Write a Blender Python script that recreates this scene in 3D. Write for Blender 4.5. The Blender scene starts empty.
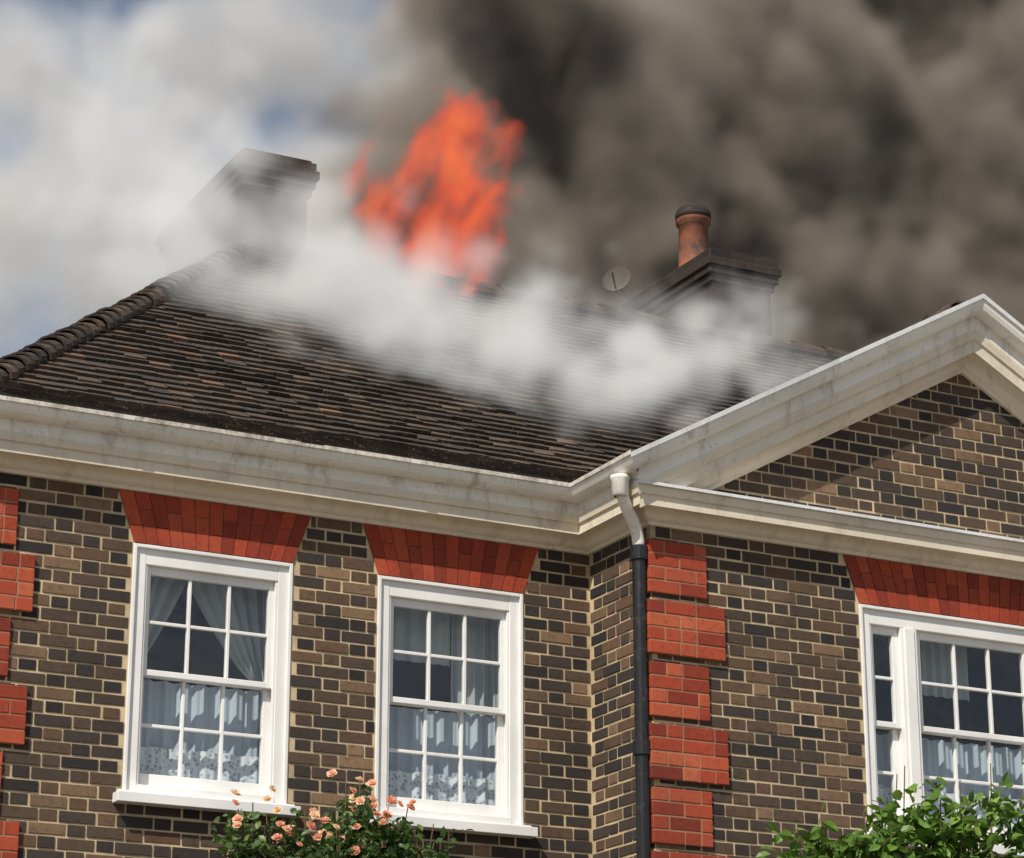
import bpy, math, random
from mathutils import Vector, Matrix
random.seed(7)
S=bpy.context.scene
COL=S.collection
R=random.random
def U(a,b): return a+(b-a)*R()

# ---------------------------------------------------------------- helpers
def link(o,parent=None):
    COL.objects.link(o)
    if parent: o.parent=parent
    return o
def empty(name):
    o=bpy.data.objects.new(name,None); o.empty_display_size=.2
    return link(o)
class MB:
    def __init__(s): s.v=[];s.f=[];s.t=[]
    def face(s,pts,t=0.5):
        i=len(s.v); s.v+= [tuple(p) for p in pts]; s.f.append(tuple(range(i,i+len(pts)))); s.t.append(t)
    def poly(s,verts,faces,t=0.5):
        i=len(s.v); s.v+=[tuple(p) for p in verts]
        for f in faces: s.f.append(tuple(i+k for k in f)); s.t.append(t)
    def box(s,x0,x1,y0,y1,z0,z1,t=0.5):
        v=[(x0,y0,z0),(x1,y0,z0),(x1,y1,z0),(x0,y1,z0),(x0,y0,z1),(x1,y0,z1),(x1,y1,z1),(x0,y1,z1)]
        s.poly(v,[(0,3,2,1),(4,5,6,7),(0,1,5,4),(1,2,6,5),(2,3,7,6),(3,0,4,7)],t)
    def tube(s,pts,rad,n=12,t=.5,cap=True):
        pts=[Vector(p) for p in pts]
        if not hasattr(rad,'__len__'): rad=[rad]*len(pts)
        base=len(s.v)
        up=Vector((0.13,0.27,1)).normalized()
        for i,p in enumerate(pts):
            d=(pts[min(i+1,len(pts)-1)]-pts[max(i-1,0)]).normalized()
            a=d.cross(up)
            if a.length<.05: a=d.cross(Vector((1,0,0)))
            a.normalize(); b=d.cross(a)
            for k in range(n):
                an=2*math.pi*k/n
                s.v.append(tuple(p+(a*math.cos(an)+b*math.sin(an))*rad[i]))
        for i in range(len(pts)-1):
            for k in range(n):
                s.f.append((base+i*n+k,base+i*n+(k+1)%n,base+(i+1)*n+(k+1)%n,base+(i+1)*n+k)); s.t.append(t)
        if cap:
            s.f.append(tuple(base+k for k in range(n))[::-1]); s.t.append(t)
            s.f.append(tuple(base+(len(pts)-1)*n+k for k in range(n))); s.t.append(t)
    def lathe(s,c,prof,n=24,t=.5):
        base=len(s.v)
        for r,z in prof:
            for k in range(n):
                an=2*math.pi*k/n; s.v.append((c[0]+r*math.cos(an),c[1]+r*math.sin(an),c[2]+z))
        for i in range(len(prof)-1):
            for k in range(n):
                s.f.append((base+i*n+k,base+i*n+(k+1)%n,base+(i+1)*n+(k+1)%n,base+(i+1)*n+k)); s.t.append(t)
    def make(s,name,mat,parent=None,bevel=0,smooth=False):
        m=bpy.data.meshes.new(name); m.from_pydata(s.v,[],s.f); m.update()
        a=m.attributes.new('tone','FLOAT','FACE'); a.data.foreach_set('value',s.t)
        if smooth: m.polygons.foreach_set('use_smooth',[True]*len(m.polygons))
        m.materials.append(mat)
        o=bpy.data.objects.new(name,m); link(o,parent)
        if bevel:
            b=o.modifiers.new('b','BEVEL'); b.width=bevel; b.segments=2; b.limit_method='ANGLE'
        return o

# ---------------------------------------------------------------- materials
def newmat(name):
    m=bpy.data.materials.new(name); m.use_nodes=True
    nt=m.node_tree; nt.nodes.clear()
    return m,nt
def N(nt,t,**k):
    n=nt.nodes.new(t)
    for a,b in k.items(): setattr(n,a,b)
    return n
def ramp(nt,fac,stops,interp='LINEAR'):
    r=N(nt,'ShaderNodeValToRGB'); cr=r.color_ramp; cr.interpolation=interp
    while len(cr.elements)<len(stops): cr.elements.new(.5)
    for e,(p,c) in zip(cr.elements,stops):
        e.position=p; e.color=(c[0],c[1],c[2],1)
    nt.links.new(fac,r.inputs[0]); return r.outputs[0]
def noise(nt,scale,detail=5,rough=.6,vec=None,dist=0):
    n=N(nt,'ShaderNodeTexNoise'); n.inputs['Scale'].default_value=scale; n.inputs['Detail'].default_value=detail
    n.inputs['Roughness'].default_value=rough; n.inputs['Distortion'].default_value=dist
    if vec is not None: nt.links.new(vec,n.inputs['Vector'])
    return n.outputs[0]
def mix(nt,a,b,fac,mode='MIX'):
    m=N(nt,'ShaderNodeMix',data_type='RGBA',blend_type=mode)
    for s,v in ((0,fac),(6,a),(7,b)):
        if isinstance(v,bpy.types.NodeSocket): nt.links.new(v,m.inputs[s])
        else: m.inputs[s].default_value = v if s==0 else (v[0],v[1],v[2],1)
    return m.outputs[2]
def mr(nt,v,a,b,c=0,d=1):
    m=N(nt,'ShaderNodeMapRange'); nt.links.new(v,m.inputs[0])
    for i,x in zip((1,2,3,4),(a,b,c,d)): m.inputs[i].default_value=x
    return m.outputs[0]
def finish(nt,col,rough=.8,bump=None,bstr=.3,bdist=.01,spec=.3,**kw):
    p=N(nt,'ShaderNodeBsdfPrincipled'); o=N(nt,'ShaderNodeOutputMaterial')
    if isinstance(col,bpy.types.NodeSocket): nt.links.new(col,p.inputs['Base Color'])
    else: p.inputs['Base Color'].default_value=(*col,1)
    if isinstance(rough,bpy.types.NodeSocket): nt.links.new(rough,p.inputs['Roughness'])
    else: p.inputs['Roughness'].default_value=rough
    p.inputs['Specular IOR Level'].default_value=spec
    if bump is not None:
        b=N(nt,'ShaderNodeBump'); b.inputs['Strength'].default_value=bstr; b.inputs['Distance'].default_value=bdist
        nt.links.new(bump,b.inputs['Height']); nt.links.new(b.outputs[0],p.inputs['Normal'])
    nt.links.new(p.outputs[0],o.inputs[0]); return p
def objco(nt): return N(nt,'ShaderNodeTexCoord').outputs['Object']
def tone(nt): return N(nt,'ShaderNodeAttribute',attribute_name='tone').outputs['Fac']

def brickmat(name,stops,g=1.0,soot=.35):
    m,nt=newmat(name); v=objco(nt)
    c=ramp(nt,tone(nt),stops)
    n1=noise(nt,28,5,.7,v); n2=noise(nt,1.1,3,.6,v); n3=noise(nt,170,3,.6,v)
    c=mix(nt,c,tuple(x*.35 for x in stops[0][1]),mr(nt,n1,.5,.75,0,.5))
    c=mix(nt,c,(0.34,0.27,0.19),mr(nt,n3,.62,.8,0,.35*g))
    c=mix(nt,c,(0.03,0.025,0.022),mr(nt,n2,.45,.7,0,soot))
    finish(nt,c,.88,n1,.5,.004); return m
M_brick=brickmat('brown_brick',[(0,(.026,.023,.023)),(.3,(.060,.045,.037)),(.55,(.098,.064,.043)),(.75,(.125,.070,.042)),(.88,(.17,.108,.066)),(1,(.25,.155,.09))],soot=.45)
M_red=brickmat('red_brick',[(0,(.22,.034,.018)),(.5,(.39,.062,.027)),(1,(.50,.125,.056))],.5,.25)
M_mortar,nt=newmat('sandy_mortar'); v=objco(nt)
c=mix(nt,(.64,.50,.31),(.32,.25,.16),mr(nt,noise(nt,3,5,.65,v),.38,.66)); finish(nt,c,.95,noise(nt,120,3,.6,v),.5,.003)
M_rmortar,nt=newmat('red_mortar'); v=objco(nt)
c=mix(nt,(.42,.24,.15),(.22,.11,.07),noise(nt,9,4,.6,v)); finish(nt,c,.95)
def paint(name,base,dirt,amount,rough=.5,lo=.54):
    m,nt=newmat(name); v=objco(nt)
    mp=N(nt,'ShaderNodeMapping'); mp.inputs['Scale'].default_value=(1,1,.35); nt.links.new(v,mp.inputs[0])
    a=noise(nt,7,7,.72,mp.outputs[0],.4); b=noise(nt,45,5,.7,v); d=noise(nt,1.3,4,.6,v)
    c=mix(nt,base,tuple(x*.86 for x in base),mr(nt,d,.4,.65))
    c=mix(nt,c,dirt,mr(nt,a,lo,.78,0,amount))
    c=mix(nt,c,tuple(x*.5 for x in dirt),mr(nt,b,lo+.06,.78,0,amount*.8))
    finish(nt,c,rough,b,.15,.003); return m
M_white=paint('white_gloss_paint',(.84,.83,.81),(.50,.46,.40),.25,.35)
M_cream=paint('weathered_cream_paint',(.76,.68,.54),(.30,.22,.15),.65,.6,.52)
M_gutter=paint('dirty_white_gutter',(.86,.83,.76),(.26,.20,.13),.85,.5,.53)
M_lip=paint('lichened_gutter_lip',(.80,.76,.68),(.16,.12,.08),1.0,.7,.42)
M_lead=paint('painted_lead',(.76,.77,.78),(.36,.33,.29),.7,.5,.48)
M_tile,nt=newmat('old_clay_tile'); v=objco(nt)
c=ramp(nt,tone(nt),[(0,(.028,.022,.019)),(.4,(.062,.046,.037)),(.75,(.105,.073,.053)),(.93,(.145,.088,.058)),(1,(.20,.11,.065))])
c=mix(nt,c,(.026,.022,.018),mr(nt,noise(nt,2.0,5,.65,v),.46,.66,0,.75))
c=mix(nt,c,(.25,.22,.165),mr(nt,noise(nt,30,5,.7,v),.57,.73,0,.8))
finish(nt,c,.85,noise(nt,50,4,.6,v),.5,.006)
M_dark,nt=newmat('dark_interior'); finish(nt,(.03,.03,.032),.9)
M_pipe,nt=newmat('black_pipe_paint'); v=objco(nt); finish(nt,mix(nt,(.012,.012,.013),(.06,.05,.045),mr(nt,noise(nt,20,5,.7,v),.55,.75)),.35,spec=.5)
M_pot,nt=newmat('terracotta'); v=objco(nt); finish(nt,mix(nt,(.27,.10,.055),(.08,.05,.04),mr(nt,noise(nt,6,5,.6,v),.42,.66)),.85)
M_chim,nt=newmat('sooty_brick'); v=objco(nt)
tc=N(nt,'ShaderNodeTexCoord'); sp=N(nt,'ShaderNodeSeparateXYZ'); nt.links.new(tc.outputs['Object'],sp.inputs[0])
ad=N(nt,'ShaderNodeMath',operation='ADD'); nt.links.new(sp.outputs[0],ad.inputs[0]); nt.links.new(sp.outputs[1],ad.inputs[1])
cb=N(nt,'ShaderNodeCombineXYZ'); nt.links.new(ad.outputs[0],cb.inputs[0]); nt.links.new(sp.outputs[2],cb.inputs[1])
b=N(nt,'ShaderNodeTexBrick'); nt.links.new(cb.outputs[0],b.inputs['Vector'])
b.inputs['Scale'].default_value=1; b.inputs['Brick Width'].default_value=.225; b.inputs['Row Height'].default_value=.075; b.inputs['Mortar Size'].default_value=.007
b.inputs['Color1'].default_value=(.050,.034,.028,1); b.inputs['Color2'].default_value=(.026,.021,.018,1); b.inputs['Mortar'].default_value=(.06,.05,.045,1)
c=mix(nt,b.outputs[0],(.02,.018,.017),mr(nt,noise(nt,3,4,.6,v),.4,.7,0,.7)); finish(nt,c,.95,b.outputs[1],-.4,.01)
M_cloth,nt=newmat('lace_cloth'); v=objco(nt)
vo=N(nt,'ShaderNodeTexVoronoi'); vo.inputs['Scale'].default_value=38; nt.links.new(v,vo.inputs['Vector'])
c=mix(nt,(.34,.38,.46),(.80,.82,.86),mr(nt,vo.outputs[0],.25,.5)); finish(nt,c,.95)
M_drape,nt=newmat('grey_drape'); finish(nt,(.45,.47,.47),.9)
M_net,nt=newmat('sheer_net'); finish(nt,(.52,.57,.65),.9)
M_glass,nt=newmat('window_glass_pane')
tr=N(nt,'ShaderNodeBsdfTransparent'); tr.inputs[0].default_value=(.82,.86,.86,1)
gl=N(nt,'ShaderNodeBsdfGlossy'); gl.inputs['Roughness'].default_value=.02
bp=N(nt,'ShaderNodeBump'); bp.inputs['Strength'].default_value=.12; bp.inputs['Distance'].default_value=.02
nt.links.new(noise(nt,5,2,.5,objco(nt)),bp.inputs['Height']); nt.links.new(bp.outputs[0],gl.inputs['Normal'])
ms=N(nt,'ShaderNodeMixShader'); ms.inputs[0].default_value=.10; o=N(nt,'ShaderNodeOutputMaterial')
nt.links.new(tr.outputs[0],ms.inputs[1]); nt.links.new(gl.outputs[0],ms.inputs[2]); nt.links.new(ms.outputs[0],o.inputs[0])
def leafmat(name,a,b,cc):
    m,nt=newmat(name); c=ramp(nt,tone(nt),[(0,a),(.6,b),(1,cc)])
    p=finish(nt,c,.45,spec=.4)
    t=N(nt,'ShaderNodeBsdfTranslucent'); nt.links.new(c,t.inputs[0])
    ms=N(nt,'ShaderNodeMixShader'); ms.inputs[0].default_value=.35
    o=[n for n in nt.nodes if n.type=='OUTPUT_MATERIAL'][0]
    nt.links.new(p.outputs[0],ms.inputs[1]); nt.links.new(t.outputs[0],ms.inputs[2]); nt.links.new(ms.outputs[0],o.inputs[0]); return m
M_leaf=leafmat('rose_leaf',(.035,.075,.018),(.085,.155,.036),(.20,.27,.075))
M_leaf2=leafmat('shrub_leaf',(.05,.11,.018),(.14,.26,.036),(.28,.42,.09))
M_stem,nt=newmat('woody_stem'); finish(nt,(.12,.09,.05),.9)
M_petal=leafmat('rose_petal',(.72,.30,.20),(.82,.45,.30),(.88,.68,.42))

# ---------------------------------------------------------------- house dimensions
XL,XR=3.66,16.74
WX0,WX1,WY=7.78,12.62,-.765
YB=5.66
PX=10.2
house=empty('brick_house')

ROW=.0761
def bricks(mb,mm,origin,ud,nd,u0,u1,z0,z1,cut,depth=.0055):
    o=Vector(origin); ud=Vector(ud); nd=Vector(nd)
    P=.3375
    nrow=int(round((z1-z0)/ROW))
    for k in range(nrow):
        z=z0+k*ROW
        off=0 if k%2==0 else -.16875
        segs=cut(z+.033)
        i0=int((u0-off)//P)-1; i1=int((u1-off)//P)+1
        for i in range(i0,i1+1):
            for a,b in ((0,.2145),(.2255,.3265)):
                a1=off+i*P+a; b1=off+i*P+b
                for s0,s1 in segs:
                    x0=max(a1,s0+.004); x1=min(b1,s1-.004)
                    if x1-x0<.03: continue
                    t=min(1,max(0,random.gauss(.44,.25)))
                    if (b-a)<.15 and R()<.4: t*=.3
                    if R()<.05: t=U(.8,1)
                    j=.0026; d=depth+U(-.002,.0025); zz0=z+U(-j,j); zz1=z+.0645+U(-j,j)
                    x0+=U(-j,j); x1+=U(-j,j); e=.003
                    q=[(x0,zz0,-.002),(x1,zz0,-.002),(x1,zz1,-.002),(x0,zz1,-.002),(x0+e,zz0+e,d),(x1-e,zz0+e,d),(x1-e,zz1-e,d),(x0+e,zz1-e,d)]
                    vs=[o+ud*u+nd*n+Vector((0,0,w)) for u,w,n in q]
                    mb.poly(vs,[(4,5,6,7),(0,1,5,4),(1,2,6,5),(2,3,7,6),(3,0,4,7)],t)
def backing(mm,origin,ud,nd,u0,u1,z0,z1,holes):
    o=Vector(origin); ud=Vector(ud)
    us=sorted(set([u0,u1]+[h[0] for h in holes]+[h[1] for h in holes])); zs=sorted(set([z0,z1]+[h[2] for h in holes]+[h[3] for h in holes]))
    for a,b in zip(us,us[1:]):
        for c,d in zip(zs,zs[1:]):
            um,zm=(a+b)/2,(c+d)/2
            if any(h[0]<um<h[1] and h[2]<zm<h[3] for h in holes): continue
            mm.face([o+ud*a+Vector((0,0,c)),o+ud*b+Vector((0,0,c)),o+ud*b+Vector((0,0,d)),o+ud*a+Vector((0,0,d))])
W1=(4.75,5.75,4.30,5.765); W2=(6.31,7.30,4.30,5.765); W3=(9.30,11.10,4.30,5.765)
W4=(13.1,14.1,4.30,5.765); W5=(14.65,15.65,4.30,5.765)
SPL=.11; ZA=6.075
def cutter(u0,u1,wins):
    def f(z):
        segs=[(u0,u1)]
        def sub(a,b):
            out=[]
            for s,e in segs:
                if b<=s or a>=e: out.append((s,e)); continue
                if a>s: out.append((s,a))
                if b<e: out.append((b,e))
            return out
        for w in wins:
            if w[2]-.04<z<w[3]: segs=sub(w[0]-.004,w[1]+.004)
            elif w[3]<=z<ZA+.02:
                k=(z-w[3])/(ZA-w[3]); segs=sub(w[0]-SPL*k-.008,w[1]+SPL*k+.008)
        return segs
    return f
mb=MB(); mm=MB()
Z0=0.0; NR=80; ZT=Z0+NR*ROW
bricks(mb,mm,(0,0,0),(1,0,0),(0,-1,0),XL,WX0,Z0,ZT,cutter(XL,WX0,[W1,W2]))
backing(mm,(0,0,0),(1,0,0),None,XL,WX0,0,6.3,[W1,W2])
bricks(mb,mm,(0,0,0),(1,0,0),(0,-1,0),WX1,XR,Z0,ZT,cutter(WX1,XR,[W4,W5]))
backing(mm,(0,0,0),(1,0,0),None,WX1,XR,0,6.3,[W4,W5])
bricks(mb,mm,(0,WY,0),(1,0,0),(0,-1,0),WX0,WX1,Z0,ZT,cutter(WX0,WX1,[W3]))
backing(mm,(0,WY,0),(1,0,0),None,WX0,WX1,0,6.3,[W3])
bricks(mb,mm,(WX0,0,0),(0,-1,0),(-1,0,0),0.0,-WY,Z0,ZT,cutter(.012,-WY,[]))
backing(mm,(WX0,0,0),(0,-1,0),None,0,-WY,0,6.3,[])
bricks(mb,mm,(WX1,0,0),(0,-1,0),(1,0,0),0.0,-WY,Z0,ZT,cutter(.012,-WY,[]))
backing(mm,(WX1,0,0),(0,-1,0),None,0,-WY,0,6.3,[])
bricks(mb,mm,(XL,YB,0),(0,-1,0),(-1,0,0),0.0,YB,Z0,ZT,cutter(0,YB,[]))
backing(mm,(XL,YB,0),(0,-1,0),None,0,YB,0,6.3,[])
backing(mm,(XR,0,0),(0,1,0),None,0,YB,0,6.3,[])
backing(mm,(XR,YB,0),(-1,0,0),None,0,XR-XL,0,6.3,[])
RS=.555
ZTOP0=6.43
def rake_top(x): return ZTOP0+RS*(min(x,2*PX-x)-7.5)
RT=.47
def cut_t(z):
    half=(rake_top(PX)-RT-z)/RS+.05
    return [(PX-half,PX+half)] if half>.05 else []
z1=Z0+82*ROW
bricks(mb,mm,(0,WY,0),(1,0,0),(0,-1,0),WX0,WX1,z1,z1+18*ROW,cut_t)
mm.face([(WX0,WY,6.3),(WX1,WY,6.3),(WX1,WY,rake_top(WX1)-.1),(PX,WY,rake_top(PX)-.1),(WX0,WY,rake_top(WX0)-.1)])
mb.make('brickwork',M_brick,house); mm.make('mortar_wall',M_mortar,house)
rv=MB()
for w,y in ((W1,0),(W2,0),(W3,WY),(W4,0),(W5,0)):
    a,b,c,d=w; D=.16
    rv.face([(a,y,c),(a,y+D,c),(a,y+D,d),(a,y,d)]); rv.face([(b,y,c),(b,y,d),(b,y+D,d),(b,y+D,c)])
    rv.face([(a,y,d),(a,y+D,d),(b,y+D,d),(b,y,d)]); rv.face([(a,y,c),(b,y,c),(b,y+D,c),(a,y+D,c)])
rv.make('window_reveals',M_mortar,house)

va=MB(); vm=MB()
for w,y in ((W1,0),(W2,0),(W3,WY),(W4,0),(W5,0)):
    a,b,z0,z1=w[0],w[1],w[3]+.002,ZA
    n=int(round((b-a)/.077))
    if n%2==0: n+=1
    def X(f,z):
        k=(z-z0)/(z1-z0); return (a-SPL*k)+(b-a+2*SPL*k)*f
    vm.face([(X(0,z0),y-.004,z0),(X(1,z0),y-.004,z0),(X(1,z1),y-.004,z1),(X(0,z1),y-.004,z1)])
    for i in range(n):
        f0=i/n; f1=(i+1)/n; g=.0018
        zz=[z0,z0+(z1-z0)*(.66 if i%2 else .34),z1]
        for q in (0,1):
            za,zb=zz[q]+ (0 if q==0 else g),zz[q+1]-(g if q==0 else 0)
            d0=y-.005; d1=y-.012+U(-.001,.001); e=.0018
            P=[(X(f0,za)+g,za),(X(f1,za)-g,za),(X(f1,zb)-g,zb),(X(f0,zb)+g,zb)]
            Q=[(P[0][0]+e,P[0][1]+e),(P[1][0]-e,P[1][1]+e),(P[2][0]-e,P[2][1]-e),(P[3][0]+e,P[3][1]-e)]
            vs=[(p[0],d0,p[1]) for p in P]+[(p[0],d1,p[1]) for p in Q]
            va.poly(vs,[(4,5,6,7),(0,1,5,4),(1,2,6,5),(2,3,7,6),(3,0,4,7)],U(.0,.65))
va.make('red_brick_arches',M_red,house); vm.make('arch_joints',M_rmortar,house)

qb=MB(); qm=MB()
def quoin(cx,cy,sx,top=5.985,ret=(.10,.16)):
    pitch=.3805; k=0; zt=top
    while zt-.345>0:
        wide=k%2==1
        lf=.50 if wide else .385; lr=ret[0] if wide else ret[1]
        pr=.036 if wide else .024
        zb=zt-.338
        x0,x1=sorted((cx-sx*pr,cx+sx*lf)); y0,y1=cy-pr,cy+lr
        qm.box(x0+.004,x1-.004,y0+.004,y1-.004,zb+.004,zt-.004)
        h=.338/4
        for r in range(4):
            za=zb+r*h+.0045; zc=zb+(r+1)*h-.0045
            xs=[0]; st=.11 if (r%2) else .215
            L=x1-x0; p=st
            while p<L-.05: xs.append(p); p+=.112 if R()<.4 else .22
            xs.append(L)
            for a,b in zip(xs,xs[1:]):
                if sx>0: xa,xb=x0+a,x0+b
                else: xa,xb=x1-b,x1-a
                qb.box(xa+(.0045 if a else 0),xb-(.0045 if b<L else 0),y0+U(-.001,.0015),y0+.06,za,zc,min(1,max(0,random.gauss(.45,.28))))
            ys=[.06]; p=.11 if (r%2==0) else .215; L=y1-y0
            while p<L-.04: ys.append(p); p+=.22
            ys.append(L)
            xo=x0 if sx>0 else x1
            for a,b in zip(ys,ys[1:]):
                if sx>0: qb.box(xo+U(-.001,.0015),xo+.05,y0+a+.003,y0+b-.003,za,zc,U(.1,.9))
                else: qb.box(xo-.05,xo+U(-.0015,.001),y0+a+.003,y0+b-.003,za,zc,U(.1,.9))
        zt-=pitch; k+=1
quoin(WX0,WY,1,5.99); quoin(WX1,WY,-1,5.99); quoin(XL,0,1,5.99,(.3,.42)); quoin(XR,0,-1,5.99,(.3,.42))
qb.make('red_quoins',M_red,house,bevel=.004); qm.make('quoin_joints',M_rmortar,house)

# ---------------------------------------------------------------- cornice
low=[(0,6.075),(.028,6.076),(.034,6.096),(.046,6.100),(.062,6.112),(.074,6.132),(.080,6.152),(.084,6.160),(.158,6.162),(.158,6.152),(.166,6.152),(.168,6.216),(.182,6.219),(.186,6.238),(.190,6.252),(.192,6.268)]
crown=[(.182,6.271),(.182,6.342),(.232,6.344),(.252,6.349),(.270,6.362),(.282,6.384),(.287,6.408)]
lip=[(.287,6.408),(.300,6.410),(.302,6.434),(.284,6.435),(.270,6.41),(0,6.405)]
def sweep(mb,path,prof,skip=()):
    n=len(path); nor=[]
    for i in range(n-1):
        d=(Vector(path[i+1])-Vector(path[i])).normalized(); nor.append(Vector((d.y,-d.x)))
    rows=[]
    for i in range(n):
        if i==0: m=nor[0]
        elif i==n-1: m=nor[-1]
        else:
            a,b=nor[i-1],nor[i]; m=(a+b); m=m/ (m.dot(a))
        rows.append([(path[i][0]+m.x*p,path[i][1]+m.y*p,z) for p,z in prof])
    for i in range(n-1):
        if i in skip: continue
        for j in range(len(prof)-1):
            mb.face([rows[i][j],rows[i+1][j],rows[i+1][j+1],rows[i][j+1]])
PATH=[(XL,YB),(XL,0),(WX0,0),(WX0,WY),(WX1,WY),(WX1,0),(XR,0),(XR,YB),(XL,YB)]
cl=MB(); sweep(cl,PATH,low); cl.make('cornice_mouldings',M_cream,house)
gu=MB(); sweep(gu,PATH,[low[-1]]+crown,skip=(3,)); gu.make('eaves_gutter',M_gutter,house)
gl_=MB(); sweep(gl_,PATH,lip,skip=(3,)); gl_.make('gutter_lip',M_lip,house)
gj=MB()
for x in (4.55,6.38): 
    pts=[(-p-.003,z-.002) for p,z in (crown+lip[1:3])[2:]]
    for (ya,za),(yb,zb) in zip(pts,pts[1:]): gj.face([(x,ya,za),(x+.07,ya,za),(x+.07,yb,zb),(x,yb,zb)])
gj.make('gutter_joints',M_gutter,house)
ld=MB()
for i in range(8):
    xa=WX0-.19+(WX1-WX0+.38)*i/8; xb=WX0-.19+(WX1-WX0+.38)*(i+1)/8
    ld.box(xa,xb-.004,WY-.212,WY-.02,6.2695,6.2885)
    ld.face([(xa,WY-.21,6.289),(xb-.004,WY-.21,6.289),(xb-.004,WY-.0,6.345),(xa,WY-.0,6.345)])
ld.make('pediment_ledge',M_lead,house)
rk=MB(); rg=MB(); rl=MB()
HT=6.434
def rake(mb,prof):
    for side in (0,1):
        A=[];B=[]
        for p,z in prof:
            dz=(z-HT)*1.0*RT/(HT-6.075)
            xs=WX0-p
            zs=rake_top(7.5)+RS*(xs-7.5)+dz
            A.append((xs,WY-p,zs)); B.append((PX,WY-p,rake_top(PX)+dz))
        if side: A=[(2*PX-a[0],a[1],a[2]) for a in A]
        for j in range(len(prof)-1):
            q=[A[j],B[j],B[j+1],A[j+1]]
            mb.face(q if not side else q[::-1])
rake(rk,low); rake(rg,[low[-1]]+crown); rake(rl,lip[:-1]+[(-.25,6.43)])
rk.make('raking_cornice',M_cream,house); rg.make('raking_crown',M_gutter,house); rl.make('raking_lip',M_lead,house)

# ---------------------------------------------------------------- roof
EY=-.27
def prof(r):
    return 6.425+.52*r if r<.5 else 6.685+.875*(r-.5)
def tiles(mb,base,o,ud,inw,bound,rmax,pf,gauge=.090,tw=.148):
    o=Vector(o);ud=Vector(ud);inw=Vector(inw)
    r=0
    rows=[0]
    while r<rmax:
        s=(pf(r+.01)-pf(r))/.01; r+=gauge/math.sqrt(1+s*s); rows.append(min(r,rmax))
    def P(u,r,h):
        s=(pf(r+.005)-pf(r-.005))/.01; q=math.sqrt(1+s*s)
        return o+ud*u+inw*(r-h*s/q)+Vector((0,0,pf(r)+h/q))
    for k in range(len(rows)-1):
        r0,r1=rows[k]-.012,rows[k+1]+.015
        a,b=bound((rows[k]+rows[k+1])/2)
        if b-a<.05: continue
        rt=U(-.06,.06)
        u=a-(tw/2 if k%2 else 0)+U(-.01,.01)
        while u<b:
            wv=.007*math.sin(u*1.9+k*.25)+.005*math.sin(u*5.3+k)
            u0=max(u+.0015,a); u1=min(u+tw-.0015,b); u+=tw
            if u1-u0<.02: continue
            t=min(1,max(0,random.gauss(.42,.15)+rt))
            if R()<.04: t=U(.75,1)
            h0=.030+U(-.004,.008); h1=.004; h0b=h0+U(-.003,.003); sl=wv+(U(-.004,.004) if R()<.92 else U(-.020,.01))
            vs=[P(u0,r0+sl,h0),P(u1,r0+sl,h0b),P(u1,r1,h1),P(u0,r1,h1),P(u0,r0+sl,h0-.022),P(u1,r0+sl,h0b-.022)]
            mb.poly(vs,[(0,1,2,3),(4,5,1,0),(4,0,3),(1,5,2)],t)
    for k in range(len(rows)-1):
        a0,b0=bound(rows[k]); a1,b1=bound(rows[k+1])
        base.face([P(a0,rows[k],-.004),P(b0,rows[k],-.004),P(b1,rows[k+1],-.004),P(a1,rows[k+1],-.004)],.0)
tl=MB(); bs=MB()
EX0,EX1=XL-.27,XR+.27; EYB=YB+.27
RUN=(EYB-EY)/2
ZR=prof(RUN)
tiles(tl,bs,(EX0,EY,0),(1,0,0),(0,1,0),lambda r:(r,EX1-EX0-r),RUN,prof)
tiles(tl,bs,(EX0,EYB,0),(0,-1,0),(1,0,0),lambda r:(r,EYB-EY-r),RUN,prof)
tiles(tl,bs,(EX1,EY,0),(0,1,0),(-1,0,0),lambda r:(r,EYB-EY-r),RUN,prof)
tiles(tl,bs,(EX1,EYB,0),(-1,0,0),(0,-1,0),lambda r:(r,EX1-EX0-r),RUN,prof)
def wp(r): return 6.40+RS*r
def wb(r):
    z=wp(r)
    rr=(z-6.425)/.52 if z<6.685 else .5+(z-6.685)/.875
    return (0.0,max(0,rr)+(-WY)+.12)
tiles(tl,bs,(WX0-.27,WY-.10,0),(0,1,0),(1,0,0),wb,PX-WX0+.27,wp)
def wb2(r):
    a,b=wb(r); return (-b,-a)
tiles(tl,bs,(WX1+.27,WY-.10,0),(0,-1,0),(-1,0,0),wb2,PX-WX0+.27,wp)
def saddle(mb,p0,p1,rad,t):
    p0=Vector(p0);p1=Vector(p1); d=(p1-p0).normalized(); s=d.cross(Vector((0,0,1))).normalized(); u=s.cross(d)
    vs=[]
    for p,rr in ((p0,rad*1.08),(p1,rad*.92),(p0,rad*1.08-.018)):
        for k in range(9):
            an=math.pi*(-.08+1.16*k/8); vs.append(p+s*math.cos(an)*rr+u*(math.sin(an)*rr*.75-.02))
    f=[(k,k+1,9+k+1,9+k) for k in range(8)]+[(18+k,18+k+1,k+1,k) for k in range(8)]
    mb.poly(vs,f,t)
hb=MB()
def hip(cx,cy,sx,sy):
    r=.02
    while r<RUN-.02:
        g=.075
        a=(cx+sx*r,cy+sy*r,prof(r)+.035+U(-.006,.010)); b=(cx+sx*(r+g),cy+sy*(r+g),prof(r+g)+.018)
        saddle(hb,a,b,.10+U(-.008,.010),min(1,max(0,random.gauss(.35,.18)))); r+=.066
for a in ((EX0,EY,1,1),(EX0,EYB,1,-1),(EX1,EY,-1,1),(EX1,EYB,-1,-1)): hip(*a)
x=EX0+RUN-.05
while x<EX1-RUN:
    saddle(hb,(x,EY+RUN,ZR+.03+U(-.004,.004)),(x+.31,EY+RUN,ZR+.02),.11,U(.1,.6)); x+=.30
y=WY-.05
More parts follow.
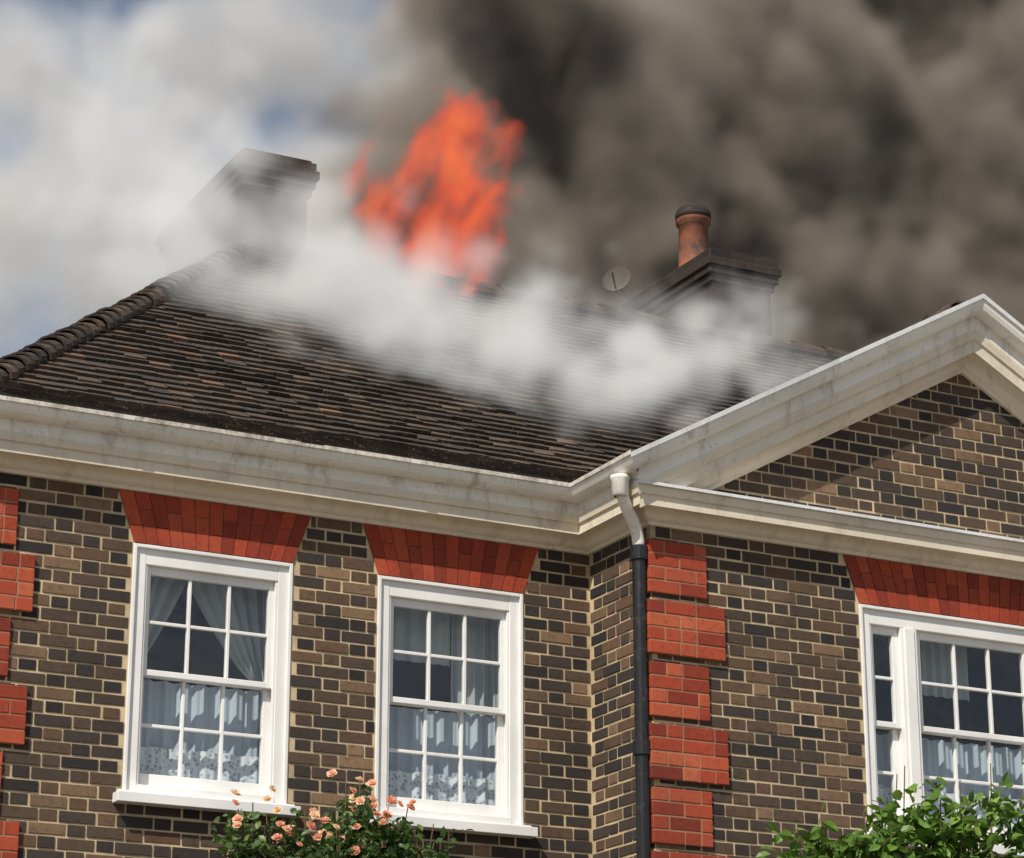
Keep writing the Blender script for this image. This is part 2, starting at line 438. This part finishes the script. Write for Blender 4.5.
while y<1.6:
    saddle(hb,(PX,y,wp(PX-WX0+.27)+.01),(PX,y+.31,wp(PX-WX0+.27)+.005),.10,U(.1,.6)); y+=.30
tl.make('clay_roof_tiles',M_tile,house); bs.make('roof_deck',M_tile,house); hb.make('hip_and_ridge_tiles',M_tile,house)

# ---------------------------------------------------------------- chimneys
def chimney(x0,x1,y0,y1,zt,pots):
    c=MB(); zb=7.6
    c.box(x0+.07,x1-.07,y0+.07,y1-.07,zb,zt-.27)
    for i,(p,za,zc) in enumerate(((.045,zt-.27,zt-.205),(.02,zt-.205,zt-.14),(-.0,zt-.14,zt-.07),(.02,zt-.07,zt-.0))):
        c.box(x0+p,x1-p,y0+p,y1-p,za+.0005*i,zc)
    c.box(x0+.05,x1-.05,y0+.05,y1-.05,zt,zt+.03)
    c.make('chimney_stack',M_chim,house,bevel=.006)
    if pots:
        pm=MB()
        for px,py,h in pots:
            pm.lathe((px,py,zt+.03),[(.155,0),(.155,.04),(.135,.06),(.125,h-.14),(.15,h-.12),(.155,h-.05),(.13,h-.02),(.13,h),(.09,h),(.09,.0)])
        pm.make('chimney_pot',M_pot,house,smooth=True)
chimney(10.59,11.30,2.98,4.5,9.82,[(10.90,3.72,.62)])
chimney(6.46,7.12,3.0,4.85,9.86,[])
pc=MB(); pc.lathe((10.90,3.72,10.45),[(.0,.08),(.07,.07),(.13,.045),(.155,.0),(.155,-.06),(.12,-.07)]); pc.make('pot_cowl',M_chim,house,smooth=True)
ds=MB()
c0=Vector((10.66,4.62,10.10)); ax=Vector((-.65,-.60,.35)).normalized(); e1=ax.cross(Vector((0,0,1))).normalized(); e2=ax.cross(e1)
rings=[]
for i in range(6):
    r=.13*i/5; dd=.04*(i/5)**2
    rings.append([c0+e1*math.cos(2*math.pi*k/20)*r+e2*math.sin(2*math.pi*k/20)*r*1.1+ax*dd for k in range(20)])
for i in range(5):
    for k in range(20): ds.face([rings[i][k],rings[i][(k+1)%20],rings[i+1][(k+1)%20],rings[i+1][k]])
ds.tube([c0,c0-ax*.08,(10.74,4.60,9.95),(10.74,4.45,9.5)],.016,8)
ds.tube([c0+e2*.12,c0+ax*.16+e2*.03],.008,6)
M_dish,nt=newmat('grey_dish'); finish(nt,(.16,.155,.15),.6)
ds.make('satellite_dish',M_dish,house)

# ---------------------------------------------------------------- windows
def sash(mb,gl,x0,x1,z0,z1,y,cols,rows,st,tr_,br,bar=.020):
    T=.038
    mb.box(x0,x0+st,y,y+T,z0,z1); mb.box(x1-st,x1,y,y+T,z0,z1)
    mb.box(x0+st,x1-st,y+.001,y+T-.001,z1-tr_,z1); mb.box(x0+st,x1-st,y+.001,y+T-.001,z0,z0+br)
    gx0,gx1,gz0,gz1=x0+st,x1-st,z0+br,z1-tr_
    for i in range(1,cols):
        c=gx0+(gx1-gx0)*i/cols; mb.box(c-bar/2,c+bar/2,y+.004,y+T-.004,gz0,gz1)
    for i in range(1,rows):
        c=gz0+(gz1-gz0)*i/rows; mb.box(gx0,gx1,y+.006,y+T-.006,c-bar/2,c+bar/2)
    for i in range(cols):
        for j in range(rows):
            a=gx0+(gx1-gx0)*i/cols;b=gx0+(gx1-gx0)*(i+1)/cols;c=gz0+(gz1-gz0)*j/rows;d=gz0+(gz1-gz0)*(j+1)/rows
            yy=y+.02; k1,k2=U(-.0015,.0015),U(-.0015,.0015)
            gl.face([(a,yy+k1,c),(b,yy+k2,c),(b,yy-k1,d),(a,yy-k2,d)])
def curtain(mb,xl,xr,z0,z1,y,folds,amp,nz=10):
    n=max(12,int(abs(xr(z0)-xl(z0))*160)); rows=[]
    ph=U(0,6)
    for j in range(nz+1):
        z=z0+(z1-z0)*j/nz; a=xl(z);b=xr(z); row=[]
        for i in range(n+1):
            f=i/n; w=math.sin(f*folds*6.283+ph)+.45*math.sin(f*folds*2.3*6.283+ph*2+z*.8)
            row.append((a+(b-a)*f,y+amp*w,z+.004*math.sin(f*folds*6.283)))
        rows.append(row)
    for j in range(nz):
        for i in range(n): mb.face([rows[j][i],rows[j][i+1],rows[j+1][i+1],rows[j+1][i]])
def window(w,y,style):
    x0,x1,z0,z1=w; fr=MB(); gl=MB(); cu=MB(); dr=MB(); nn=MB()
    yf=y+.010
    jw=.085; hd=.115; cz=.055
    def unit(a,b,cols,jl,jr):
        zm=z0+cz+(z1-hd-z0-cz)*.515
        sash(fr,gl,a+jl,b-jr,zm-.02,z1-hd,yf+.034,cols,2,.045,.05,.036)
        sash(fr,gl,a+jl,b-jr,z0+cz,zm+.014,yf+.075,cols,2,.045,.034,.085)
    fr.box(x0,x0+jw,yf,yf+.13,z0,z1); fr.box(x1-jw,x1,yf,yf+.13,z0,z1)
    fr.box(x0+jw,x1-jw,yf+.002,yf+.13,z1-hd,z1)
    fr.box(x0+.0,x0+.022,yf-.020,yf,z0,z1); fr.box(x1-.022,x1,yf-.020,yf,z0,z1); fr.box(x0+.022,x1-.022,yf-.020,yf+.001,z1-.022,z1)
    fr.box(x0+jw-.0,x0+jw+.014,yf+.008,yf+.033,z0+cz,z1-hd); fr.box(x1-jw-.014,x1-jw,yf+.008,yf+.033,z0+cz,z1-hd)
    fr.box(x0-.055,x1+.055,y-.095,yf+.0,z0-.062,z0-.004); fr.box(x0+jw,x1-jw,yf-.03,yf+.13,z0-.03,z0+cz)
    fr.box(x0-.035,x1+.035,y-.05,yf-.0,z0-.004,z0+.012)
    yc=y+.20
    if style!='tri':
        unit(x0,x1,3,jw,jw)
        curtain(nn,lambda z:x0+.05,lambda z:x1-.05,z0+.30,z0+.72,yc+.03,8,.012)
        curtain(cu,lambda z:x0+.05,lambda z:x1-.05,z0-.02,z0+.32,yc+.0,6,.010)
        if style=='a':
            e=lambda z:x0+.10+.35*max(0,(z-(z0+.75))/.65)**.8
            curtain(dr,lambda z:x0+.03,e,z0+.6,z1,yc+.06,4,.018)
            e2=lambda z:x1-.08-.52*max(0,(z-(z0+.75))/.65)**.7
            curtain(dr,e2,lambda z:x1-.03,z0+.6,z1,yc+.08,6,.018)
        else:
            curtain(dr,lambda z:x0+.04,lambda z:x0+.62,z0+1.02,z1,yc+.06,5,.012)
            curtain(dr,lambda z:x1-.36,lambda z:x1-.03,z0+.6,z1,yc+.08,4,.018)
    else:
        m0,m1=PX-.475,PX+.475; mw=.125
        fr.box(m0-mw+.02,m0+.02,yf+.001,yf+.13,z0+cz,z1-hd-.001); fr.box(m1-.02,m1+mw-.02,yf+.001,yf+.13,z0+cz,z1-hd-.001)
        fr.box(m0-mw+.045,m0-.005,yf-.010,yf+.001,z0+cz,z1-hd); fr.box(m1+.005,m1+mw-.045,yf-.010,yf+.001,z0+cz,z1-hd)
        unit(x0,m0-mw+.02,1,jw,0.0); unit(m0+.02,m1-.02,3,0,0); unit(m1+mw-.02,x1,1,0,jw)
        curtain(nn,lambda z:x0+.05,lambda z:x1-.05,z0+.34,z0+.70,yc+.03,13,.012)
        curtain(cu,lambda z:x0+.05,lambda z:x1-.05,z0-.02,z0+.36,yc,11,.010)
        curtain(dr,lambda z:x0+.03,lambda z:x0+.2,z0+.6,z1,yc+.07,3,.015)
        curtain(dr,lambda z:m0+.1,lambda z:m0+.62,z0+1.0,z1,yc+.08,6,.015)
    fr.make('sash_window_frame',M_white,house,bevel=.0035); gl.make('window_glass',M_glass,house)
    cu.make('lace_curtain',M_cloth,house,smooth=True); nn.make('net_curtain',M_net,house,smooth=True)
    if dr.v: dr.make('drapes',M_drape,house,smooth=True)
window(W1,0,'a'); window(W2,0,'b'); window(W3,WY,'tri'); window(W4,0,'b'); window(W5,0,'a')
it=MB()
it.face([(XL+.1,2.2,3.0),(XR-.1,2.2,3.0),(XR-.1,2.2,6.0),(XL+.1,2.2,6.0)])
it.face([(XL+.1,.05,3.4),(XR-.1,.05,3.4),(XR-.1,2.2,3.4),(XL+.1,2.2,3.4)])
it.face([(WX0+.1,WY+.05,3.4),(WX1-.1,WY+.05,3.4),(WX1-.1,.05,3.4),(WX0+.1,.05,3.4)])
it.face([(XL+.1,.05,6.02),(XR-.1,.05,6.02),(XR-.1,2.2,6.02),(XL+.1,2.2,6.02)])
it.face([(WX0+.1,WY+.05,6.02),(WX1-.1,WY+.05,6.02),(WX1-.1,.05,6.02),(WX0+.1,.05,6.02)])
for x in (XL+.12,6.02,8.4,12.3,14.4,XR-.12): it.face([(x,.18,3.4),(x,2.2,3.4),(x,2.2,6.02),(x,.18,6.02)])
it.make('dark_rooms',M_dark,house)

# ---------------------------------------------------------------- downpipe
pp=MB(); px,py=WX0-.070,-.745
pp.tube([(px,py,0.1),(px,py,2),(px,py,4),(px,py,5.93)],.042,16)
for z in (1.1,2.9,4.7,5.90):
    pp.lathe((px,py,z-.05),[(.043,0),(.054,.004),(.054,.09),(.043,.094)],16)
    pp.box(px-.01,px+.07,py-.0,py+.095,z-.035,z-.0)
pp.make('downpipe',M_pipe,house)
pg=MB()
def bez(p0,p1,p2,p3,n=14):
    o=[]
    for i in range(n+1):
        t=i/n; o.append(Vector(p0)*(1-t)**3+Vector(p1)*3*t*(1-t)**2+Vector(p2)*3*t*t*(1-t)+Vector(p3)*t**3)
    return o
pg.tube(bez((7.52,-.86,6.33),(7.52,-.86,6.10),(px,py,6.14),(px,py,5.92)),.038,16)
pg.lathe((7.52,-.86,6.20),[(.040,0),(.052,.01),(.054,.10),(.060,.11),(.060,.13),(.04,.13)],16)
pg.make('swan_neck',M_gutter,house,smooth=True)

# ---------------------------------------------------------------- plants
def leaf(mb,p,size,t=.5):
    p=Vector(p)
    d=Vector((U(-1,1),U(-1,1),U(-.9,.7))).normalized()
    n=Vector((U(-.8,.8),U(-.9,.5),U(.1,1))).normalized(); s=d.cross(n).normalized(); n=s.cross(d)
    L=size*U(.7,1.25); W=L*U(.26,.34); b=n*L*.08
    vs=[p,p+d*L*.35+s*W+b,p+d*L*.75+s*W*.75+b*.6,p+d*L-n*L*.1,p+d*L*.75-s*W*.75+b*.6,p+d*L*.35-s*W+b,p+d*L*.5]
    mb.poly(vs,[(0,1,6),(1,2,6),(2,3,6),(3,4,6),(4,5,6),(5,0,6)],t)
def bush(name,mat,base,tips,size,per,spread,flowers=0):
    root=empty(name); st=MB(); lf=MB(); fl=MB()
    for tp,dens in tips:
        tp=Vector(tp); b=Vector(base)+Vector((U(-.25,.25),U(-.15,.1),0))
        mid=(b+tp)/2+Vector((U(-.2,.2),U(-.15,.05),.3))
        pts=bez(b,b+Vector((0,0,1.2)),mid,tp,24); st.tube(pts,[.018*(1-.8*i/24) for i in range(25)],6)
        for k in range(int(per*dens)):
            f=1-.30*R()**1.8; sc=spread*(1+2.0*(1-f)/.3)
            q=pts[int(f*24)]+Vector((random.gauss(0,1),random.gauss(0,.8),random.gauss(0,.8)))*sc
            e=q+Vector((U(-1,1),U(-1,1),U(-.2,1))).normalized()*.14
            if k%3==0: st.tube([q,e],[.004,.002],4)
            tt=random.gauss(.5,.12)
            for m in range(6):
                pos=q+(e-q)*(m/5)+Vector((U(-1,1),U(-1,1),U(-1,1)))*.02
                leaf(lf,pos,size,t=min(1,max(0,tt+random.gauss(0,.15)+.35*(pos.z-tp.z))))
        for k in range(flowers if R()<.7 else 0):
            c=tp+Vector((random.gauss(0,.08),random.gauss(0,.05)-.08,random.gauss(-.04,.06)))
            tt=U(.1,.9); rr=U(.022,.036)
            ax=Vector((U(-.8,.3),-.6,U(.3,1))).normalized(); M=ax.to_track_quat('Z','Y').to_matrix()
            for ring,(nn,rad,lift) in enumerate(((6,1,.15),(5,.72,.45),(4,.42,.7))):
                for j in range(nn):
                    an=6.283*j/nn+ring*.5+U(-.2,.2); d=Vector((math.cos(an),math.sin(an),0)); s=Vector((-d.y,d.x,0)); rad2=rad*U(.85,1.15)
                    ps=[Vector((0,0,0)),d*rad2*.6+s*.5*rad2+Vector((0,0,lift*.6)),d*rad2+s*.25*rad2+Vector((0,0,lift)),d*rad2-s*.25*rad2+Vector((0,0,lift)),d*rad2*.6-s*.5*rad2+Vector((0,0,lift*.6))]
                    fl.face([c+M@(q*rr) for q in ps],min(1,max(0,tt+U(-.15,.15))))
    st.make('canes',M_stem,root); lf.make('leaves',mat,root)
    if fl.v: fl.make('flowers',M_petal,root)
    return root
RT_=((5.02,4.07,.8),(5.12,4.12,.8),(5.20,4.06,.9),(5.30,4.0,1),(5.42,4.10,1),(5.55,4.12,1),(5.68,4.22,1),(5.76,4.32,.9),(5.84,4.36,.6),(5.90,4.24,1),(5.98,4.18,1),(6.08,4.18,1),(6.2,4.08,1),(6.32,4.02,.8),(5.1,3.95,1),(5.6,4.0,1.2),(6.0,4.05,1.2),(5.3,3.92,1),(6.25,3.92,1),(5.8,4.1,1.3),(5.45,3.95,1.2),(6.1,3.95,1.2),(5.7,3.95,1.3),(5.9,3.95,1.3),(5.2,3.85,1.2))
tips=[((x+.14,-.62+U(-.15,.12),z+.055),d) for x,z,d in RT_]
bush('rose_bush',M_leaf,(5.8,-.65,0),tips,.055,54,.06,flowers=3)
ST_=((7.62,3.86,.7),(7.72,3.90,.9),(7.85,3.95,1),(8.0,3.98,1),(8.12,4.02,1),(8.22,4.20,.45),(8.30,4.26,.35),(8.42,4.04,.9),(8.55,4.10,1),(8.68,4.22,.8),(8.8,4.30,.8),(8.9,4.2,1),(7.8,3.7,1.2),(8.0,3.75,1.3),(8.3,3.8,1.3),(8.6,3.85,1.3),(8.9,3.95,1.3),(9.1,4.2,1),(9.2,4.35,.7),(8.75,3.95,1.2),(9.0,3.9,1.3))
tips=[((x+.06,-2.4+U(-.25,.2),z+.09),d) for x,z,d in ST_]
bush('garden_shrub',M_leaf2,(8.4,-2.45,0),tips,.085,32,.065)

# ---------------------------------------------------------------- ground
g=MB(); g.face([(-400,-400,0),(400,-400,0),(400,400,0),(-400,400,0)])
M_g,nt=newmat('gravel'); v=objco(nt); finish(nt,mix(nt,(.16,.135,.10),(.24,.20,.155),noise(nt,30,6,.7,v)),.95,noise(nt,60,4,.7,v),.6,.03)
g.make('ground',M_g)

# ---------------------------------------------------------------- smoke & flames (voxel volumes baked by geometry nodes)
def volume_obj(name,mat,mn,mx,vox,blobs,warp=(.9,.5),nscale=1.1,K=1.9,A=2.2,off=.35,gain=2.2,stretch=(1,1,1),shear=0,seed=0,detail=6,rough=.58,cap=.6,bill=0.0,bsc=1.6):
    ng=bpy.data.node_groups.new(name+'_gn','GeometryNodeTree')
    ng.interface.new_socket('Geometry',in_out='INPUT',socket_type='NodeSocketGeometry')
    ng.interface.new_socket('Geometry',in_out='OUTPUT',socket_type='NodeSocketGeometry')
    L=ng.links.new; nw=ng.nodes.new
    out=nw('NodeGroupOutput'); vc=nw('GeometryNodeVolumeCube'); sm=nw('GeometryNodeSetMaterial'); sm.inputs['Material'].default_value=mat
    vc.inputs['Min'].default_value=mn; vc.inputs['Max'].default_value=mx
    for i,k in enumerate(('Resolution X','Resolution Y','Resolution Z')): vc.inputs[k].default_value=int((mx[i]-mn[i])/vox)
    pos=nw('GeometryNodeInputPosition')
    def vm(op,a,b=None):
        n=nw('ShaderNodeVectorMath'); n.operation=op
        for i,x in enumerate((a,b)):
            if x is None: continue
            if isinstance(x,bpy.types.NodeSocket): L(x,n.inputs[i])
            else: n.inputs[i].default_value=x
        return n
    def m(op,a,b=None,c=None,cl=False):
        n=nw('ShaderNodeMath'); n.operation=op; n.use_clamp=cl
        for i,x in enumerate((a,b,c)):
            if x is None: continue
            if isinstance(x,bpy.types.NodeSocket): L(x,n.inputs[i])
            else: n.inputs[i].default_value=x
        return n.outputs[0]
    def nz(vec,sc,det,ro=.55,di=0):
        n=nw('ShaderNodeTexNoise'); n.inputs['Scale'].default_value=sc; n.inputs['Detail'].default_value=det; n.inputs['Roughness'].default_value=ro; n.inputs['Distortion'].default_value=di
        L(vec,n.inputs['Vector']); return n
    P=pos.outputs[0]
    Ps=vm('ADD',P,(seed*7.3,seed*3.1,seed*5.7)).outputs[0]
    w=nz(Ps,warp[1],3); wc=vm('SUBTRACT',w.outputs[1],(.5,.5,.5)).outputs[0]; ws=vm('MULTIPLY',wc,(warp[0]*2,)*3).outputs[0]
    Pw=vm('ADD',P,ws).outputs[0]
    acc=None
    for c,r,s in blobs:
        d=vm('SUBTRACT',Pw,c).outputs[0]; d=vm('DIVIDE',d,r).outputs[0]; ln=vm('LENGTH',d).outputs['Value']
        v=m('MULTIPLY',m('SUBTRACT',1.0,ln),s)
        acc=v if acc is None else m('SMOOTH_MAX',acc,v,.25)
    Pn0=vm('ADD',Ps,vm('MULTIPLY',ws,(.5,.5,.5)).outputs[0]).outputs[0]
    if shear:
        sx=nw('ShaderNodeSeparateXYZ'); L(Pn0,sx.inputs[0]); cx=nw('ShaderNodeCombineXYZ')
        L(m('SUBTRACT',sx.outputs[0],m('MULTIPLY',sx.outputs[2],shear)),cx.inputs[0]); L(sx.outputs[1],cx.inputs[1]); L(sx.outputs[2],cx.inputs[2]); Pn0=cx.outputs[0]
    Pn=vm('MULTIPLY',Pn0,stretch).outputs[0]
    n=nz(Pn,nscale,detail,rough).outputs[0]
    d=m('ADD',m('MULTIPLY',m('MINIMUM',acc,cap),K),m('MULTIPLY',m('SUBTRACT',n,.5),A)); d=m('SUBTRACT',d,off)
    if bill:
        vo=nw('ShaderNodeTexVoronoi'); vo.feature='SMOOTH_F1'; vo.inputs['Scale'].default_value=bsc; vo.inputs['Detail'].default_value=2.0; vo.inputs['Smoothness'].default_value=.35
        L(Pn,vo.inputs['Vector']); d=m('ADD',d,m('MULTIPLY',m('SUBTRACT',.75,vo.outputs['Distance']),bill))
    d=m('MULTIPLY',d,gain,cl=True)
    d=m('MULTIPLY',d,m('GREATER_THAN',acc,-.35))
    L(d,vc.inputs['Density']); L(vc.outputs[0],sm.inputs[0]); L(sm.outputs[0],out.inputs[0])
    me=bpy.data.meshes.new(name); o=bpy.data.objects.new(name,me); link(o)
    md=o.modifiers.new('smoke','NODES'); md.node_group=ng
    return o
def smokemat(name,c,dens,emis,aniso=0,step=2.0):
    m,nt=newmat(name); pv=N(nt,'ShaderNodeVolumePrincipled'); o=N(nt,'ShaderNodeOutputMaterial')
    pv.inputs['Color'].default_value=(*c,1); pv.inputs['Density'].default_value=dens; pv.inputs['Anisotropy'].default_value=aniso
    if emis:  # added glow scaled by density, standing in for light scattered inside the smoke
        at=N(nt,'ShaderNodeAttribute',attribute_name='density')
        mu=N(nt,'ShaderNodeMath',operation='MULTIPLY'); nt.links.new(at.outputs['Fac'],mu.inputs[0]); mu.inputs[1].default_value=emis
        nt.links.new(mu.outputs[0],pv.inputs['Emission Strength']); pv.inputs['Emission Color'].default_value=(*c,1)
    nt.links.new(pv.outputs[0],o.inputs['Volume'])
    m.cycles.volume_step_rate=step
    return m
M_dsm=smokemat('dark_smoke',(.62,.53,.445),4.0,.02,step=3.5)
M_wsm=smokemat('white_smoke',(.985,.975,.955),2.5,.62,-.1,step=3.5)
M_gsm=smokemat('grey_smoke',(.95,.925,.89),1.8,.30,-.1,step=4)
dark=[((9.3,4.7,10.0),(1.4,1.0,1.5),1),((10.6,5.2,11.6),(1.9,1.3,1.9),1.1),((12.6,5.4,12.6),(2.3,1.5,2.2),1.2),((13.2,5.4,10.4),(2.2,1.3,1.9),1.1),
      ((15.4,5.6,12.2),(2.6,1.6,2.4),1.2),((15.6,5.6,9.8),(2.4,1.5,2.0),1.1),((11.6,5.3,9.6),(1.7,1.0,1.4),1),((9.6,4.8,12.8),(1.5,1.2,1.5),1),((8.5,4.8,10.4),(1.1,.9,1.4),.9),((16.5,5.6,13.6),(2.7,1.6,2.4),1.1),((14.2,5.6,14.3),(2.4,1.6,1.6),1.0)]
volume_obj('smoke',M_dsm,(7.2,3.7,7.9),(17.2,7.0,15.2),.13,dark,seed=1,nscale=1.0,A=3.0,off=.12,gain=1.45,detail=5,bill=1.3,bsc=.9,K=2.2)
white=[((5.8,1.9,8.4),(.9,.8,.5),1),((6.5,1.7,8.25),(.95,.9,.6),1.2),((7.3,1.7,8.25),(1.0,.8,.55),1.1),((8.0,1.5,8.05),(1.0,.8,.5),.95),((8.9,1.4,7.95),(1.0,.7,.5),.7),
       ((9.8,1.6,8.25),(1.1,.7,.5),.55),((8.1,.7,7.45),(1.1,.6,.4),.65),((9.0,.8,7.6),(.9,.6,.45),.6),((7.0,1.0,7.7),(.9,.6,.35),.6),
       ((6.0,2.4,9.05),(.85,.4,.75),1.05),((6.8,2.4,9.15),(.7,.35,.6),.85),((5.4,2.6,9.3),(.75,.4,.8),.95),((6.1,2.6,9.9),(.65,.35,.6),.7),((5.2,2.7,10.1),(.7,.4,.7),.6),((10.5,2.3,9.1),(.7,.35,.5),.5)]
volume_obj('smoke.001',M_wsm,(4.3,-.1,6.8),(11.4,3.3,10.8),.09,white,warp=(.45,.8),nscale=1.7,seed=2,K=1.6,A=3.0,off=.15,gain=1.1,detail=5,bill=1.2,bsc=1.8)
left=[((6.9,5.1,10.1),(1.1,.8,.9),1),((6.1,5.1,10.3),(1.1,.8,1),1),((7.0,5.2,11.4),(1.1,.8,1),1),((8.2,5.2,12.0),(1.2,.8,1.1),1),((5.8,5.2,11.2),(1,.8,1),.8),((5.2,5.1,9.9),(1.1,.8,1),.9),((8.0,5.0,10.5),(.9,.7,1.0),1),((4.9,5.1,9.1),(1,.8,.9),.9),((6.0,4.6,9.3),(.9,.5,.6),.9),((4.9,5.2,11.0),(.9,.8,.9),.6)]
volume_obj('smoke.002',M_gsm,(3.6,3.9,7.6),(9.4,6.4,13.4),.13,left,warp=(.6,.6),nscale=1.3,seed=3,A=3.0,off=.12,gain=1.3,detail=5,bill=1.0,bsc=1.2)
M_fl,nt=newmat('flame'); pv=N(nt,'ShaderNodeVolumePrincipled'); o=N(nt,'ShaderNodeOutputMaterial')
at=N(nt,'ShaderNodeAttribute',attribute_name='density')
col=ramp(nt,at.outputs['Fac'],[(0,(.7,.03,.008)),(.45,(1,.075,.018)),(1,(1,.21,.055))])
mu=N(nt,'ShaderNodeMath',operation='MULTIPLY'); nt.links.new(at.outputs['Fac'],mu.inputs[0]); mu.inputs[1].default_value=3.4
pv.inputs['Color'].default_value=(.25,.12,.08,1); pv.inputs['Density'].default_value=4.2
nt.links.new(col,pv.inputs['Emission Color']); nt.links.new(mu.outputs[0],pv.inputs['Emission Strength']); nt.links.new(pv.outputs[0],o.inputs['Volume'])
M_fl.cycles.volume_step_rate=3.5
flame=[((7.62,2.8,9.5),(.42,.25,.5),.9),((7.9,2.8,9.65),(.5,.28,.6),1.1),((8.2,2.9,9.95),(.5,.28,.6),1.15),((8.45,2.9,10.35),(.42,.25,.55),1.0),((8.05,2.8,9.15),(.5,.28,.6),1.1),((8.3,2.8,9.3),(.3,.25,.5),.8)]
volume_obj('flame',M_fl,(6.9,2.3,8.6),(9.3,3.5,11.3),.034,flame,warp=(.35,1.5),nscale=3.0,K=1.6,A=6.0,off=.30,gain=.85,stretch=(1.4,1.1,.6),shear=.45,seed=4,detail=6)

# ---------------------------------------------------------------- light
sd=Vector((-.55,-.42,.78)).normalized()
el=math.asin(sd.z); az=math.atan2(sd.x,sd.y)
w=bpy.data.worlds.new('World'); S.world=w; w.use_nodes=True; nt=w.node_tree; nt.nodes.clear()
sk=N(nt,'ShaderNodeTexSky',sky_type='NISHITA'); sk.sun_disc=False; sk.sun_elevation=el; sk.sun_rotation=az%(2*math.pi)
sk.air_density=1.0; sk.dust_density=.6; sk.ozone_density=1.5
tc=N(nt,'ShaderNodeTexCoord'); mp=N(nt,'ShaderNodeMapping'); mp.inputs['Scale'].default_value=(1,1,1.6); nt.links.new(tc.outputs['Generated'],mp.inputs[0])
cn=noise(nt,5.5,7,.6,mp.outputs[0],.3)
c=mix(nt,sk.outputs[0],(8.4,8.6,9.0),mr(nt,cn,.40,.72,.12,.9))
bg=N(nt,'ShaderNodeBackground'); bg.inputs[1].default_value=.08; ow=N(nt,'ShaderNodeOutputWorld')
nt.links.new(c,bg.inputs[0]); nt.links.new(bg.outputs[0],ow.inputs[0])
sl=bpy.data.lights.new('sun','SUN'); sl.energy=5.0; sl.angle=math.radians(.5); sl.color=(1,.94,.84)
so=bpy.data.objects.new('sun',sl); link(so); so.rotation_euler=sd.to_track_quat('Z','Y').to_euler(); so.location=(0,-20,20)

# ---------------------------------------------------------------- camera
cd=bpy.data.cameras.new('camera'); cam=bpy.data.objects.new('camera',cd); link(cam); S.camera=cam
cd.sensor_width=36; cd.lens=2611/1024*36; cd.clip_end=2000; cd.clip_start=.1
th=math.radians(27.3); ph=math.radians(18.4)
F=Vector((math.sin(th)*math.cos(ph),math.cos(th)*math.cos(ph),math.sin(ph)))
cam.location=(0,-14,1.6); cam.rotation_euler=F.to_track_quat('-Z','Y').to_euler()
S.view_settings.view_transform='Standard'; S.view_settings.look='None'; S.view_settings.exposure=0
